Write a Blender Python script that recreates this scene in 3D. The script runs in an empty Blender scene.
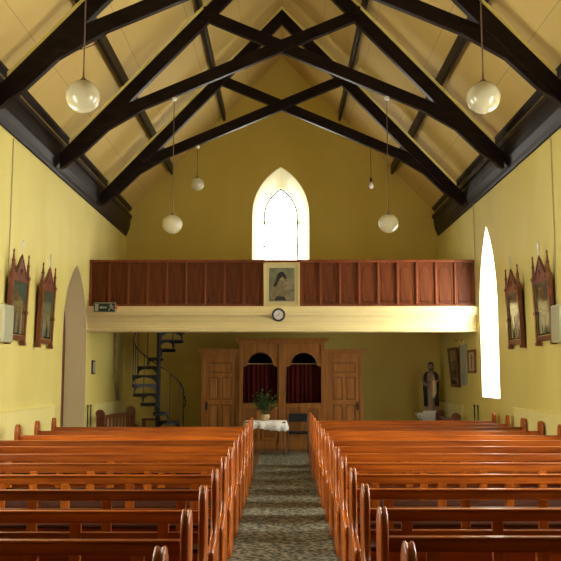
import bpy, bmesh, math, random
from mathutils import Vector, Matrix
random.seed(7)
S = bpy.context.scene
COL = S.collection
R = math.radians
PI = math.pi

# ------------------------------------------------------------------ camera
cam = bpy.data.objects.new('camera', bpy.data.cameras.new('camera'))
COL.objects.link(cam)
cam.location = (0, 0, 1.64)
cam.rotation_euler = (R(96.5), 0, math.atan(1.5 / 830))
cam.data.sensor_width = 36
cam.data.lens = 830 / 561 * 36
cam.data.clip_end = 200
S.camera = cam

# ------------------------------------------------------------------ world, daylight, exposure
S.view_settings.view_transform = 'Standard'
S.view_settings.look = 'None'
S.view_settings.gamma = 1
S.view_settings.use_curve_mapping = False
S.view_settings.exposure = 0.0
W = bpy.data.worlds.new('sky')
S.world = W
W.use_nodes = True
W.node_tree.nodes['Background'].inputs[0].default_value = (0.75, 0.85, 1, 1)
W.node_tree.nodes['Background'].inputs[1].default_value = 0.6
PANE_BACK, PANE_RIGHT, PANE_NAVE_L, PANE_NAVE_R = 12.0, 20.0, 17.0, 23.5   # brightness of the daylit frosted panes
PANE_TINT = (1.0, 0.985, 0.92)

# ------------------------------------------------------------------ materials
def nodes(name):
    m = bpy.data.materials.new(name)
    m.use_nodes = True
    nt = m.node_tree
    return m, nt, nt.nodes['Principled BSDF']

def mat(name, col, rough=0.5, metal=0.0, col2=None, scale=(4, 4, 4), detail=4, bump=0.0, coat=0.0, vary=0.0, spec=0.5, lo=0.35, hi=0.65):
    """plain or mottled surface; col2 with stretched scale gives wood grain"""
    m, nt, b = nodes(name)
    b.inputs['Base Color'].default_value = (*col, 1)
    b.inputs['Roughness'].default_value = rough
    b.inputs['Metallic'].default_value = metal
    b.inputs['Specular IOR Level'].default_value = spec
    b.inputs['Coat Weight'].default_value = coat
    b.inputs['Coat Roughness'].default_value = 0.06
    if col2 is not None or bump:
        tc = nt.nodes.new('ShaderNodeTexCoord')
        mp = nt.nodes.new('ShaderNodeMapping')
        mp.inputs['Scale'].default_value = scale
        nz = nt.nodes.new('ShaderNodeTexNoise')
        nz.inputs['Scale'].default_value = 1.0
        nz.inputs['Detail'].default_value = detail
        nt.links.new(tc.outputs['Object'], mp.inputs[0])
        nt.links.new(mp.outputs[0], nz.inputs['Vector'])
        if col2 is not None:
            rp = nt.nodes.new('ShaderNodeValToRGB')
            rp.color_ramp.elements[0].position = lo
            rp.color_ramp.elements[1].position = hi
            rp.color_ramp.elements[0].color = (*col, 1)
            rp.color_ramp.elements[1].color = (*col2, 1)
            nt.links.new(nz.outputs[0], rp.inputs[0])
            out = rp.outputs[0]
            if vary:
                oi = nt.nodes.new('ShaderNodeObjectInfo')
                mr = nt.nodes.new('ShaderNodeMapRange')
                mr.inputs['To Min'].default_value = 1 - vary
                mr.inputs['To Max'].default_value = 1 + vary
                hv = nt.nodes.new('ShaderNodeHueSaturation')
                nt.links.new(oi.outputs['Random'], mr.inputs[0])
                nt.links.new(mr.outputs[0], hv.inputs['Value'])
                nt.links.new(out, hv.inputs['Color'])
                out = hv.outputs[0]
            nt.links.new(out, b.inputs['Base Color'])
        if bump:
            bp = nt.nodes.new('ShaderNodeBump')
            bp.inputs['Strength'].default_value = bump
            bp.inputs['Distance'].default_value = 0.02
            nt.links.new(nz.outputs[0], bp.inputs['Height'])
            nt.links.new(bp.outputs[0], b.inputs['Normal'])
    return m

def glow(name, col, strength):
    m, nt, b = nodes(name)
    b.inputs['Base Color'].default_value = (0.8, 0.8, 0.8, 1)
    b.inputs['Emission Color'].default_value = (*col, 1)
    b.inputs['Emission Strength'].default_value = strength
    return m

M = {}
M['wall'] = mat('yellow_plaster', (0.72, 0.61, 0.17), 0.6, col2=(0.78, 0.68, 0.22), scale=(0.9, 0.9, 0.5), bump=0.12)
M['wall_back'] = mat('bounce_tinted_plaster', (0.68, 0.52, 0.10), 0.6, col2=(0.74, 0.58, 0.14), scale=(0.8, 0.8, 0.5), bump=0.12)  # ochre cast of bounced light put into the plaster colour
M['wainscot'] = mat('pale_yellow_paint', (0.86, 0.77, 0.28), 0.45, col2=(0.89, 0.80, 0.33), scale=(2, 2, 2))
M['plaster'] = mat('beige_reveal', (0.86, 0.75, 0.42), 0.8, col2=(0.89, 0.79, 0.47), scale=(3, 3, 1))
M['white_reveal'] = mat('white_reveal', (0.86, 0.84, 0.74), 0.7)
M['pale_reveal'] = mat('pale_cream_reveal', (0.86, 0.81, 0.55), 0.7)
M['beam'] = mat('cream_gloss_paint', (0.74, 0.61, 0.29), 0.4, col2=(0.78, 0.65, 0.33), scale=(2, 8, 8))
M['timber'] = mat('dark_stained_timber', (0.006, 0.003, 0.003), 0.42, col2=(0.015, 0.008, 0.007), scale=(3, 3, 9), bump=0.15, spec=0.16)
M['pew'] = mat('varnished_pine', (0.23, 0.042, 0.004), 0.38, col2=(0.44, 0.108, 0.009), scale=(1.3, 26, 26), coat=0.10, vary=0.28, spec=0.25)
M['pew_end'] = mat('varnished_end', (0.32, 0.068, 0.005), 0.38, col2=(0.48, 0.128, 0.011), scale=(22, 16, 2.0), coat=0.35, vary=0.15, spec=0.2)
M['pew_seat'] = mat('shade_darkened_seat', (0.030, 0.009, 0.004), 0.9, col2=(0.055, 0.016, 0.006), scale=(1.3, 26, 26), spec=0.03)  # near-black base colour stands in for the shade between the pews
M['gallery'] = mat('red_brown_panelling', (0.095, 0.022, 0.005), 0.5, col2=(0.16, 0.042, 0.008), scale=(16, 16, 1.5), coat=0.0, vary=0.12, spec=0.2)
M['gallery_edge'] = mat('red_brown_edge', (0.16, 0.036, 0.011), 0.4, col2=(0.24, 0.060, 0.017), scale=(16, 16, 1.5), coat=0.0, spec=0.3)
M['oak'] = mat('brown_oak', (0.19, 0.070, 0.010), 0.5, col2=(0.275, 0.112, 0.018), scale=(14, 14, 1.2), spec=0.25)
M['oak_dark'] = mat('brown_oak_dark', (0.13, 0.047, 0.007), 0.5, col2=(0.19, 0.073, 0.012), scale=(14, 14, 1.2), spec=0.25)
M['bench'] = mat('dark_red_bench', (0.12, 0.035, 0.016), 0.35, col2=(0.18, 0.055, 0.022), scale=(10, 10, 2), coat=0.2)
M['frame'] = mat('dark_mahogany', (0.13, 0.036, 0.014), 0.4, col2=(0.21, 0.064, 0.024), scale=(12, 12, 4), coat=0.1, spec=0.35)
M['gilt'] = mat('dull_gilt', (0.55, 0.40, 0.14), 0.35, 0.6)
M['silver'] = mat('silvered_metal', (0.62, 0.62, 0.60), 0.3, 0.8)
M['iron'] = mat('black_cast_iron', (0.010, 0.010, 0.012), 0.45, spec=0.3)
M['curtain'] = mat('maroon_velvet', (0.028, 0.0035, 0.0035), 0.9, col2=(0.055, 0.006, 0.005), spec=0.08, scale=(14, 5, 1))
M['dark_inside'] = mat('dark_interior', (0.02, 0.014, 0.01), 0.8)
M['floor'] = mat('brown_floorboards', (0.10, 0.055, 0.025), 0.4, col2=(0.17, 0.095, 0.042), scale=(7, 0.8, 1))
M['opal'] = mat('opal_glass', (0.52, 0.47, 0.29), 0.05, spec=0.5, coat=0.15)
M['bulb'] = mat('bulb_glass', (0.82, 0.80, 0.72), 0.1)
M['black'] = mat('black_plastic', (0.012, 0.012, 0.013), 0.5)
M['cord'] = mat('brown_flex', (0.14, 0.09, 0.05), 0.6)
M['cream_plastic'] = mat('cream_enamel', (0.46, 0.45, 0.28), 0.4)
M['grille'] = mat('cream_cloth_grille', (0.42, 0.41, 0.26), 0.8, col2=(0.38, 0.37, 0.23), scale=(160, 160, 160))
M['linen'] = mat('white_lace_linen', (0.60, 0.58, 0.53), 0.9, col2=(0.86, 0.84, 0.78), scale=(30, 30, 30), bump=0.4)
M['leaf'] = mat('green_leaf', (0.014, 0.045, 0.007), 0.5, col2=(0.04, 0.11, 0.018), scale=(12, 12, 12))
M['pot'] = mat('cream_ceramic', (0.48, 0.34, 0.15), 0.3)
M['chrome'] = mat('grey_tube', (0.10, 0.10, 0.10), 0.3, 0.8)
M['vinyl'] = mat('black_vinyl', (0.007, 0.008, 0.008), 0.5, spec=0.2)
M['white'] = mat('white_paint', (0.80, 0.78, 0.72), 0.5)
M['grey_white'] = mat('grey_white_board', (0.36, 0.36, 0.27), 0.5)
M['sign_green'] = mat('sign_green', (0.006, 0.028, 0.018), 0.35)
M['sign_white'] = mat('sign_pale', (0.42, 0.46, 0.36), 0.5)
M['red_plastic'] = mat('orange_red_plastic', (0.75, 0.16, 0.06), 0.4)
M['dial'] = mat('clock_dial', (0.72, 0.70, 0.66), 0.4)
M['red_hand'] = mat('clock_hand_red', (0.45, 0.10, 0.05), 0.4)
M['mount'] = mat('cream_mount', (0.55, 0.47, 0.24), 0.5)
M['gilt_light'] = mat('pale_gilt', (0.66, 0.53, 0.22), 0.4, 0.2)
M['skin'] = mat('painted_skin', (0.48, 0.35, 0.24), 0.5)
M['robe'] = mat('pinkish_cream_robe', (0.42, 0.30, 0.19), 0.6, col2=(0.30, 0.17, 0.11), scale=(9, 9, 3))
M['mantle'] = mat('black_mantle', (0.018, 0.018, 0.020), 0.5)
M['hair'] = mat('grey_brown_hair', (0.13, 0.10, 0.08), 0.7)
M['damp'] = mat('brown_painted_pipe', (0.36, 0.26, 0.12), 0.6, col2=(0.50, 0.40, 0.17), scale=(9, 9, 5))
M['lead'] = mat('grey_window_bar', (0.03, 0.03, 0.027), 0.6)
M['pane_back'] = glow('frosted_pane_back', PANE_TINT, PANE_BACK)
M['pane_right'] = glow('frosted_pane_right', PANE_TINT, PANE_RIGHT)
M['pane_nave_l'] = glow('frosted_pane_nave_left', PANE_TINT, PANE_NAVE_L)
M['pane_nave_r'] = glow('frosted_pane_nave_right', PANE_TINT, PANE_NAVE_R)

def ceiling_mat():
    m, nt, b = nodes('cream_ceiling_boards')
    b.inputs['Roughness'].default_value = 0.65
    tc = nt.nodes.new('ShaderNodeTexCoord')
    sp = nt.nodes.new('ShaderNodeSeparateXYZ')
    ab = nt.nodes.new('ShaderNodeMath'); ab.operation = 'ABSOLUTE'
    cb = nt.nodes.new('ShaderNodeCombineXYZ')
    br = nt.nodes.new('ShaderNodeTexBrick')
    br.offset = 0.0
    br.inputs['Color1'].default_value = (0.62, 0.445, 0.14, 1)
    br.inputs['Color2'].default_value = (0.595, 0.425, 0.132, 1)
    br.inputs['Mortar'].default_value = (0.43, 0.31, 0.11, 1)
    br.inputs['Scale'].default_value = 1.0
    br.inputs['Mortar Size'].default_value = 0.007
    br.inputs['Mortar Smooth'].default_value = 0.4
    br.inputs['Brick Width'].default_value = 3.1
    br.inputs['Row Height'].default_value = 0.87
    nt.links.new(tc.outputs['Object'], sp.inputs[0])
    nt.links.new(sp.outputs[0], ab.inputs[0])
    nt.links.new(sp.outputs[1], cb.inputs[0])
    nt.links.new(ab.outputs[0], cb.inputs[1])
    nt.links.new(cb.outputs[0], br.inputs['Vector'])
    nt.links.new(br.outputs[0], b.inputs['Base Color'])
    return m
M['ceiling'] = ceiling_mat()

def carpet_mat():
    m, nt, b = nodes('mottled_carpet')
    b.inputs['Roughness'].default_value = 0.95
    b.inputs['Specular IOR Level'].default_value = 0.15
    tc = nt.nodes.new('ShaderNodeTexCoord')
    n1 = nt.nodes.new('ShaderNodeTexNoise'); n1.inputs['Scale'].default_value = 26; n1.inputs['Detail'].default_value = 5
    v = nt.nodes.new('ShaderNodeTexVoronoi'); v.inputs['Scale'].default_value = 17
    mx = nt.nodes.new('ShaderNodeMath'); mx.operation = 'MULTIPLY_ADD'
    mx.inputs[1].default_value = 0.5
    rp = nt.nodes.new('ShaderNodeValToRGB')
    e = rp.color_ramp.elements
    e[0].position = 0.55; e[0].color = (0.035, 0.032, 0.020, 1)
    e[1].position = 0.95; e[1].color = (0.26, 0.245, 0.17, 1)
    k = e.new(0.72); k.color = (0.10, 0.092, 0.060, 1)
    nt.links.new(tc.outputs['Object'], n1.inputs['Vector'])
    nt.links.new(tc.outputs['Object'], v.inputs['Vector'])
    nt.links.new(v.outputs['Distance'], mx.inputs[0])
    nt.links.new(n1.outputs[0], mx.inputs[2])
    nt.links.new(mx.outputs[0], rp.inputs[0])
    nt.links.new(rp.outputs[0], b.inputs['Base Color'])
    return m
M['carpet'] = carpet_mat()

def painting_mat(name, stops, seed, scale=(2.2, 2.2, 2.6)):
    """blurry dark oil painting: noise through a ramp of muted tones"""
    m, nt, b = nodes(name)
    b.inputs['Roughness'].default_value = 0.12
    b.inputs['Coat Weight'].default_value = 0.2
    b.inputs['Specular IOR Level'].default_value = 0.3
    b.inputs['Coat Roughness'].default_value = 0.03
    tc = nt.nodes.new('ShaderNodeTexCoord')
    mp = nt.nodes.new('ShaderNodeMapping')
    mp.inputs['Location'].default_value = (seed, seed * 1.7, seed * 0.6)
    mp.inputs['Scale'].default_value = scale
    nz = nt.nodes.new('ShaderNodeTexNoise'); nz.inputs['Scale'].default_value = 1.6; nz.inputs['Detail'].default_value = 3
    sp = nt.nodes.new('ShaderNodeSeparateXYZ')
    ad = nt.nodes.new('ShaderNodeMath'); ad.operation = 'MULTIPLY_ADD'; ad.inputs[1].default_value = 0.55
    rp = nt.nodes.new('ShaderNodeValToRGB')
    e = rp.color_ramp.elements
    e[0].position = stops[0][0]; e[0].color = (*stops[0][1], 1)
    e[1].position = stops[-1][0]; e[1].color = (*stops[-1][1], 1)
    for p, c in stops[1:-1]:
        k = e.new(p); k.color = (*c, 1)
    nt.links.new(tc.outputs['Object'], mp.inputs[0])
    nt.links.new(mp.outputs[0], nz.inputs['Vector'])
    nt.links.new(tc.outputs['Object'], sp.inputs[0])
    nt.links.new(sp.outputs[2], ad.inputs[0])
    nt.links.new(nz.outputs[0], ad.inputs[2])
    nt.links.new(ad.outputs[0], rp.inputs[0])
    nt.links.new(rp.outputs[0], b.inputs['Base Color'])
    return m
PT = [(0.50, (0.012, 0.020, 0.016)), (0.68, (0.04, 0.05, 0.025)), (0.80, (0.17, 0.115, 0.035)), (0.92, (0.09, 0.10, 0.045)), (1.05, (0.06, 0.105, 0.075))]

# ------------------------------------------------------------------ mesh helpers
class MB:
    def __init__(s):
        s.bm = bmesh.new()
    def poly(s, pts):
        return s.bm.faces.new([s.bm.verts.new(p) for p in pts])
    def box(s, x0, x1, y0, y1, z0, z1):
        v = [s.bm.verts.new((x, y, z)) for z in (z0, z1) for y in (y0, y1) for x in (x0, x1)]
        for f in ((0, 2, 3, 1), (4, 5, 7, 6), (0, 1, 5, 4), (2, 6, 7, 3), (0, 4, 6, 2), (1, 3, 7, 5)):
            s.bm.faces.new([v[i] for i in f])
        return s
    def rings(s, rings, cap=True, closed=True):
        rv = [[s.bm.verts.new(p) for p in r] for r in rings]
        n = len(rv[0])
        for a, b in zip(rv, rv[1:]):
            for i in range(n if closed else n - 1):
                j = (i + 1) % n
                s.bm.faces.new((a[i], a[j], b[j], b[i]))
        if cap and closed:
            s.bm.faces.new(rv[0][::-1]); s.bm.faces.new(rv[-1])
        return s
    def prism(s, poly, a, b, f):
        """poly 2D, f(u, v, t) -> 3D, extruded t from a to b"""
        return s.rings([[f(u, v, a) for u, v in poly], [f(u, v, b) for u, v in poly]])
    def bar(s, p, q, w, h, up=(0, 0, 1)):
        p, q = Vector(p), Vector(q)
        d = (q - p).normalized()
        side = d.cross(Vector(up)).normalized()
        u = side.cross(d)
        r = [(-w / 2, -h / 2), (w / 2, -h / 2), (w / 2, h / 2), (-w / 2, h / 2)]
        return s.rings([[tuple(c + side * a + u * b) for a, b in r] for c in (p, q)])
    def tube(s, pts, r, n=8, closed=False):
        pts = [Vector(p) for p in pts]
        N = len(pts)
        rr = r if isinstance(r, (list, tuple)) else [r] * N
        ref = Vector((0, 0, 1))
        rings = []
        for i, p in enumerate(pts):
            if closed:
                t = pts[(i + 1) % N] - pts[i - 1]
            else:
                t = pts[min(i + 1, N - 1)] - pts[max(i - 1, 0)]
            t.normalize()
            if abs(t.dot(ref)) > 0.95:
                ref = Vector((1, 0, 0)) if abs(t.x) < 0.9 else Vector((0, 1, 0))
            a = t.cross(ref).normalized()
            b = t.cross(a)
            ref = -b if ref.dot(b) < 0 else b
            rings.append([tuple(p + a * (math.cos(2 * PI * k / n) * rr[i]) + ref.cross(a).cross(a) * 0 + b * (math.sin(2 * PI * k / n) * rr[i])) for k in range(n)])
        if closed:
            rings.append(rings[0])
        return s.rings(rings, cap=not closed)
    def lathe(s, prof, c=(0, 0, 0), n=20, sx=1, sy=1):
        return s.rings([[(c[0] + sx * r * math.cos(2 * PI * k / n), c[1] + sy * r * math.sin(2 * PI * k / n), c[2] + z) for k in range(n)] for r, z in prof])
    def ball(s, c, r, n=16, m=10, sz=1.0):
        return s.lathe([(max(1e-4, r * math.sin(PI * i / m)), -r * sz * math.cos(PI * i / m)) for i in range(m + 1)], c, n)
    def build(s, name, m, parent=None, bevel=0.0, smooth=False, seg=2):
        bmesh.ops.remove_doubles(s.bm, verts=s.bm.verts, dist=1e-6)
        bmesh.ops.recalc_face_normals(s.bm, faces=s.bm.faces)
        me = bpy.data.meshes.new(name)
        s.bm.to_mesh(me); s.bm.free()
        me.materials.append(M[m] if isinstance(m, str) else m)
        o = bpy.data.objects.new(name, me)
        COL.objects.link(o)
        if parent: o.parent = parent
        if bevel:
            b = o.modifiers.new('bevel', 'BEVEL'); b.width = bevel; b.segments = seg; b.limit_method = 'ANGLE'; b.angle_limit = R(35)
        if smooth:
            me.polygons.foreach_set('use_smooth', [True] * len(me.polygons))
            if smooth == 'auto':
                try: me.set_sharp_from_angle(angle=R(40))
                except Exception: pass
        return o

def tag(o, label, cat, group=None):
    o['label'] = label; o['category'] = cat
    if group: o['group'] = group
    return o
def thing(name, label, cat, loc=(0, 0, 0), rz=0, group=None):
    o = bpy.data.objects.new(name, None)
    COL.objects.link(o)
    o.empty_display_size = 0.2
    o.location = loc; o.rotation_euler = (0, 0, rz)
    return tag(o, label, cat, group)
def struct(o):
    o['kind'] = 'structure'
    return o
def dup(root, loc, rz=0, label=None, group=None):
    r = root.copy(); COL.objects.link(r)
    r.location = loc; r.rotation_euler = (0, 0, rz)
    if label: r['label'] = label
    if group: r['group'] = group
    for ch in list(root.children):
        c = ch.copy(); COL.objects.link(c); c.parent = r
        for g in list(ch.children):
            d = g.copy(); COL.objects.link(d); d.parent = c
    return r

def arch(a, z0, zs, za, c=0.0, n=10):
    """closed lancet outline, anticlockwise from bottom left"""
    h = za - zs
    Rr = (a * a + h * h) / (2 * a)
    cx = Rr - a
    t1 = math.atan2(h, cx)
    right = [(c - cx + Rr * math.cos(t1 * i / n), zs + Rr * math.sin(t1 * i / n)) for i in range(n + 1)]
    left = [(2 * c - x, z) for x, z in right[::-1][1:]]
    return [(c - a, z0), (c + a, z0)] + right + left

def holed(name, outer, holes, thick, f, m, parent=None):
    """flat slab with holes: 2D outline extruded; f maps (u, v, t) to world"""
    cu = bpy.data.curves.new(name, 'CURVE')
    cu.dimensions = '2D'; cu.fill_mode = 'BOTH'; cu.extrude = thick / 2
    for pl in [outer] + holes:
        sp = cu.splines.new('POLY'); sp.points.add(len(pl) - 1)
        for p, (u, v) in zip(sp.points, pl): p.co = (u, v, 0, 1)
        sp.use_cyclic_u = True
    t = bpy.data.objects.new(name + '_outline', cu); COL.objects.link(t)
    dg = bpy.context.evaluated_depsgraph_get()
    me = bpy.data.meshes.new_from_object(t.evaluated_get(dg))
    bpy.data.objects.remove(t); bpy.data.curves.remove(cu)
    for v in me.vertices: v.co = f(*v.co)
    bm = bmesh.new(); bm.from_mesh(me)
    bmesh.ops.remove_doubles(bm, verts=bm.verts, dist=1e-5)
    bmesh.ops.recalc_face_normals(bm, faces=bm.faces)
    bm.to_mesh(me); bm.free()
    me.name = name
    me.materials.clear(); me.materials.append(M[m])
    o = bpy.data.objects.new(name, me); COL.objects.link(o)
    if parent: o.parent = parent
    return o

# ------------------------------------------------------------------ room shell
Y0, Y1 = -5.0, 21.1
def zc(x): return 10.0 - 1.06 * abs(x)
struct(MB().box(-4.6, 4.6, Y0 - 0.4, Y1 + 0.5, -0.2, 0).build('floor', 'floor'))

LH = [(16.07, 0.935, 0.02, 2.38, 3.79)]                       # doorway on the left
RH = [(16.05, 0.685, 1.2, 2.9, 4.55)]                        # lancet by the gallery on the right
NAVE = [6.4, 10.4]
for c in NAVE:
    LH.append((c, 0.72, 1.2, 2.85, 4.46)); RH.append((c, 0.72, 1.2, 2.85, 4.46))
rect = [(Y0, 0), (Y1, 0), (Y1, 5.78), (Y0, 5.78)]
struct(holed('wall_left', rect, [arch(a, z0, zs, za, c) for c, a, z0, zs, za in LH], 0.45, lambda u, v, t: (-4.225 + t, u, v), 'wall'))
struct(holed('wall_right', rect, [arch(a, z0, zs, za, c) for c, a, z0, zs, za in RH], 0.45, lambda u, v, t: (4.225 + t, u, v), 'wall'))
gable = [(-4.45, 0), (4.45, 0), (4.45, 5.3), (0, 10.02), (-4.45, 5.3)]
BW = (-0.03, 0.735, 4.25, 5.75, 7.01)
struct(holed('wall_back', gable, [arch(BW[1], BW[2], BW[3], BW[4], BW[0])], 0.06, lambda u, v, t: (u, Y1 + 0.03 + t, v), 'wall_back'))
struct(MB().prism(gable, Y0 - 0.3, Y0, lambda u, v, t: (u, t, v)).build('wall_front', 'oak'))
c = MB()
for s in (-1, 1):
    c.prism([(0, 10.0), (s * 4.45, zc(4.45)), (s * 4.45, zc(4.45) + 0.12), (0, 10.12)], Y0 - 0.3, Y1 + 0.3, lambda u, v, t: (u, t, v))
struct(c.build('ceiling', 'ceiling'))

# window panes, frames and reveals
def loft(mb, A, B):
    mb.rings([A, B], cap=False)
def side_window(n, s, cc, a, z0, zs, za, pane):
    o = struct(MB().prism(arch(a + 0.03, z0 - 0.03, zs, za + 0.04, cc), 0, 0.03, lambda u, v, t: (s * (4.42 + t), u, v)).build('window_%d' % n, pane))
    fr = MB()
    fr.tube([(s * 4.40, u, v) for u, v in arch(a - 0.025, z0 + 0.02, zs, za - 0.03, cc)], 0.025, 6, True)
    for zz in (z0 + 0.7, z0 + 1.4):
        fr.bar((s * 4.40, cc - a + 0.03, zz), (s * 4.40, cc + a - 0.03, zz), 0.015, 0.02)
    fr.build('window_frame', 'lead', o)
    li = MB()
    A = arch(a, z0, zs, za, cc); B = arch(a - 0.012, z0 + 0.012, zs, za - 0.016, cc)
    li.rings([[(s * 4.0, u, v) for u, v in A], [(s * 4.0, u, v) for u, v in B], [(s * 4.415, u, v) for u, v in B], [(s * 4.415, u, v) for u, v in A]], cap=False)
    li.build('window_reveal', 'white_reveal', o, smooth='auto')
side_window(1, 1, *RH[0], 'pane_right')
n = 2
for h in RH[1:]:
    side_window(n, 1, *h, 'pane_nave_r'); n += 1
for h in LH[1:]:
    side_window(n, -1, *h, 'pane_nave_l'); n += 1
# back window: splayed reveal narrowing to an inner lancet
inn = arch(0.445, 4.4, 5.75, 6.53, BW[0]); out = arch(BW[1], BW[2], BW[3], BW[4], BW[0])
wb = struct(MB().prism(arch(0.46, 4.38, 5.75, 6.55, BW[0]), Y1 + 0.46, Y1 + 0.49, lambda u, v, t: (u, t, v)).build('window_%d' % n, 'pane_back'))
rv = MB()
rv.rings([[(u, Y1, v) for u, v in out], [(u, Y1 + 0.45, v) for u, v in inn], [(u, Y1 + 0.50, v) for u, v in inn], [(u, Y1 + 0.50, v) for u, v in arch(0.55, 4.3, 5.75, 6.66, BW[0])], [(u, Y1 + 0.06, v) for u, v in arch(BW[1] + 0.03, BW[2] - 0.03, BW[3], BW[4] + 0.04, BW[0])]], cap=False)
rv.build('window_reveal', 'pale_reveal', wb, smooth='auto')
fr = MB()
fr.tube([(u, Y1 + 0.40, v) for u, v in arch(0.43, 4.42, 5.75, 6.505, BW[0])], 0.024, 6, True)
for s in (-1, 1):
    for zz in (5.0, 5.62):
        fr.box(BW[0] + s * 0.42 - 0.03, BW[0] + s * 0.42 + 0.03, Y1 + 0.415, Y1 + 0.445, zz - 0.025, zz + 0.025)
fr.build('window_frame', 'lead', wb)

# doorway in the left wall: plastered lining and a dark timber door deep in it
cd, ad, _, zsd, zad = LH[0]
A = arch(ad, 0.02, zsd, zad, cd); B = arch(ad - 0.012, 0.03, zsd, zad - 0.015, cd)
li = MB()
li.rings([[(-3.998, u, v) for u, v in A], [(-3.998, u, v) for u, v in B], [(-4.43, u, v) for u, v in B], [(-4.43, u, v) for u, v in A]], cap=False)
struct(li.build('trim_1', 'plaster', smooth='auto'))
dr = struct(MB().prism(arch(ad + 0.02, 0.02, zsd, zad, cd), 0, 0.06, lambda u, v, t: (-4.50 + t, u, v)).build('door_1', 'frame'))
mb = MB()
for k in range(5):
    y = cd - 0.7 + k * 0.35
    mb.box(-4.44, -4.425, y - 0.012, y + 0.012, 0.05, 2.9)
mb.build('door_cover_strip', 'frame', dr)
MB().tube([(-4.41, 15.5, 1.0), (-4.37, 15.5, 1.0), (-4.37, 15.6, 1.0)], 0.012).build('door_handle', 'iron', dr)

# pale wainscot boards along the side walls
def wains(n, s, a, b, h):
    m = MB().box(min(s * 3.955, s * 4.0), max(s * 3.955, s * 4.0), a, b, 0, h - 0.02)
    m.box(min(s * 3.94, s * 4.0), max(s * 3.94, s * 4.0), a, b + 0.01, h - 0.02, h)
    struct(m.build('trim_%d' % n, 'wainscot', bevel=0.006))
wains(2, -1, Y0, 14.6, 1.115); wains(3, -1, 17.7, Y1, 1.03)
wains(4, 1, Y0, 14.35, 1.09); wains(5, 1, 18.45, Y1, 0.99)

# dark cornice boards under the eaves, with a thin upper batten
n = 6
for s in (-1, 1):
    prof = [(4.0, 5.17), (3.99, 5.16), (3.975, 5.18), (3.965, 5.22), (3.94, 5.27), (3.90, 5.38), (3.885, 5.50), (3.88, 5.60), (3.845, 5.63), (3.84, 5.70), (3.87, 5.72), (4.0, 5.72)]
    struct(MB().prism(prof, Y0, 20.95, lambda u, v, t: (s * u, t, v)).build('trim_%d' % n, 'timber')); n += 1
    struct(MB().prism([(3.905, zc(3.905)), (3.85, zc(3.85)), (3.85, zc(3.85) - 0.055), (3.905, zc(3.905) - 0.055)], Y0, 20.95, lambda u, v, t: (s * u, t, v)).build('trim_%d' % n, 'timber')); n += 1

# ------------------------------------------------------------------ roof timbers
def truss(y, label):
    t = thing('roof_truss', label, 'roof truss', (0, y, 5.2), 0, 'scissor roof trusses')
    zr = lambda x: 9.46 - 1.06 * abs(x) - 5.2
    for s in (-1, 1):
        prof = [(0, zr(0) + 0.17), (0, zr(0) - 0.17), (s * 3.80, zr(3.80) - 0.17), (s * 3.89, zr(3.89) - 0.11), (s * 3.89, zr(3.89) + 0.17)]
        MB().prism(prof, -0.065 + s * 0.002, 0.065 + s * 0.002, lambda u, v, q: (u, q, v)).build('principal_rafter', 'timber', t, 0.012)
        za = lambda x: 7.465 - 0.43 * x - 5.2          # x measured towards the foot side
        MB().bar((s * 3.12, s * 0.012, za(3.12)), (-s * 1.40, s * 0.012, za(-1.40)), 0.105, 0.215, (0, 0, 1)).build('scissor_tie', 'timber', t, 0.012)
        ft = [(3.84, zr(3.84) - 0.12), (3.50, zr(3.50) - 0.255), (3.05, zr(3.05) - 0.29), (2.45, za(2.45) - 0.118), (2.45, za(2.45) + 0.02), (3.0, zr(3.0)), (3.84, zr(3.84) + 0.02)]
        MB().prism([(s * u, v) for u, v in ft], -0.055 + s * 0.003, 0.055 + s * 0.003, lambda u, v, q: (u, q, v)).build('rafter_foot', 'timber', t, 0.01)
        pk = [(0, zr(0) + 0.16), (s * 3.74, zr(3.74) + 0.16), (s * 3.74, zr(3.74) + 0.25), (0, zr(0) + 0.25)]
        MB().prism(pk, -0.045 + s * 0.001, 0.045 + s * 0.001, lambda u, v, q: (u, q, v)).build('packing_board', 'wainscot', t)
    for s in (-1, 1):
        MB().box(s * 1.30 - 0.10, s * 1.30 + 0.10, -0.09, 0.09, zr(1.3) - 0.06, zr(1.3) + 0.10).build('joint_block', 'timber', t, 0.01)
    return t
truss(10.95, 'dark timber scissor truss nearest the camera, its ties crossing above the picture')
truss(14.25, 'dark timber scissor truss in the middle, carrying the two white globes before the gallery')
truss(17.5, 'dark timber scissor truss over the gallery front, farthest from the camera')
for s, side in ((-1, 'left'), (1, 'right')):
    for x, w in ((1.50, 'upper'), (2.84, 'lower')):
        m = MB()
        m.prism([(s * (x - 0.034), zc(x - 0.034) + 0.01), (s * (x + 0.034), zc(x + 0.034) + 0.01), (s * (x + 0.034), zc(x + 0.034) - 0.17), (s * (x - 0.034), zc(x + 0.034) - 0.17)], Y0, 20.98, lambda u, v, t: (u, t, v))
        tag(m.build('roof_purlin', 'timber', bevel=0.01), 'long dark purlin under the %s roof slope, the %s one of that slope' % (side, w), 'purlin', 'roof purlins')
tag(MB().tube([(-3.12, 10.87, 6.06), (-2.95, 10.86, 6.02), (-2.7, 10.86, 6.05), (-2.5, 10.87, 6.14), (-2.3, 10.88, 6.38)], 0.006, 6).build('cable', 'timber'), 'thin slack cable drooping below the nearest roof truss, left side', 'cable')

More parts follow.
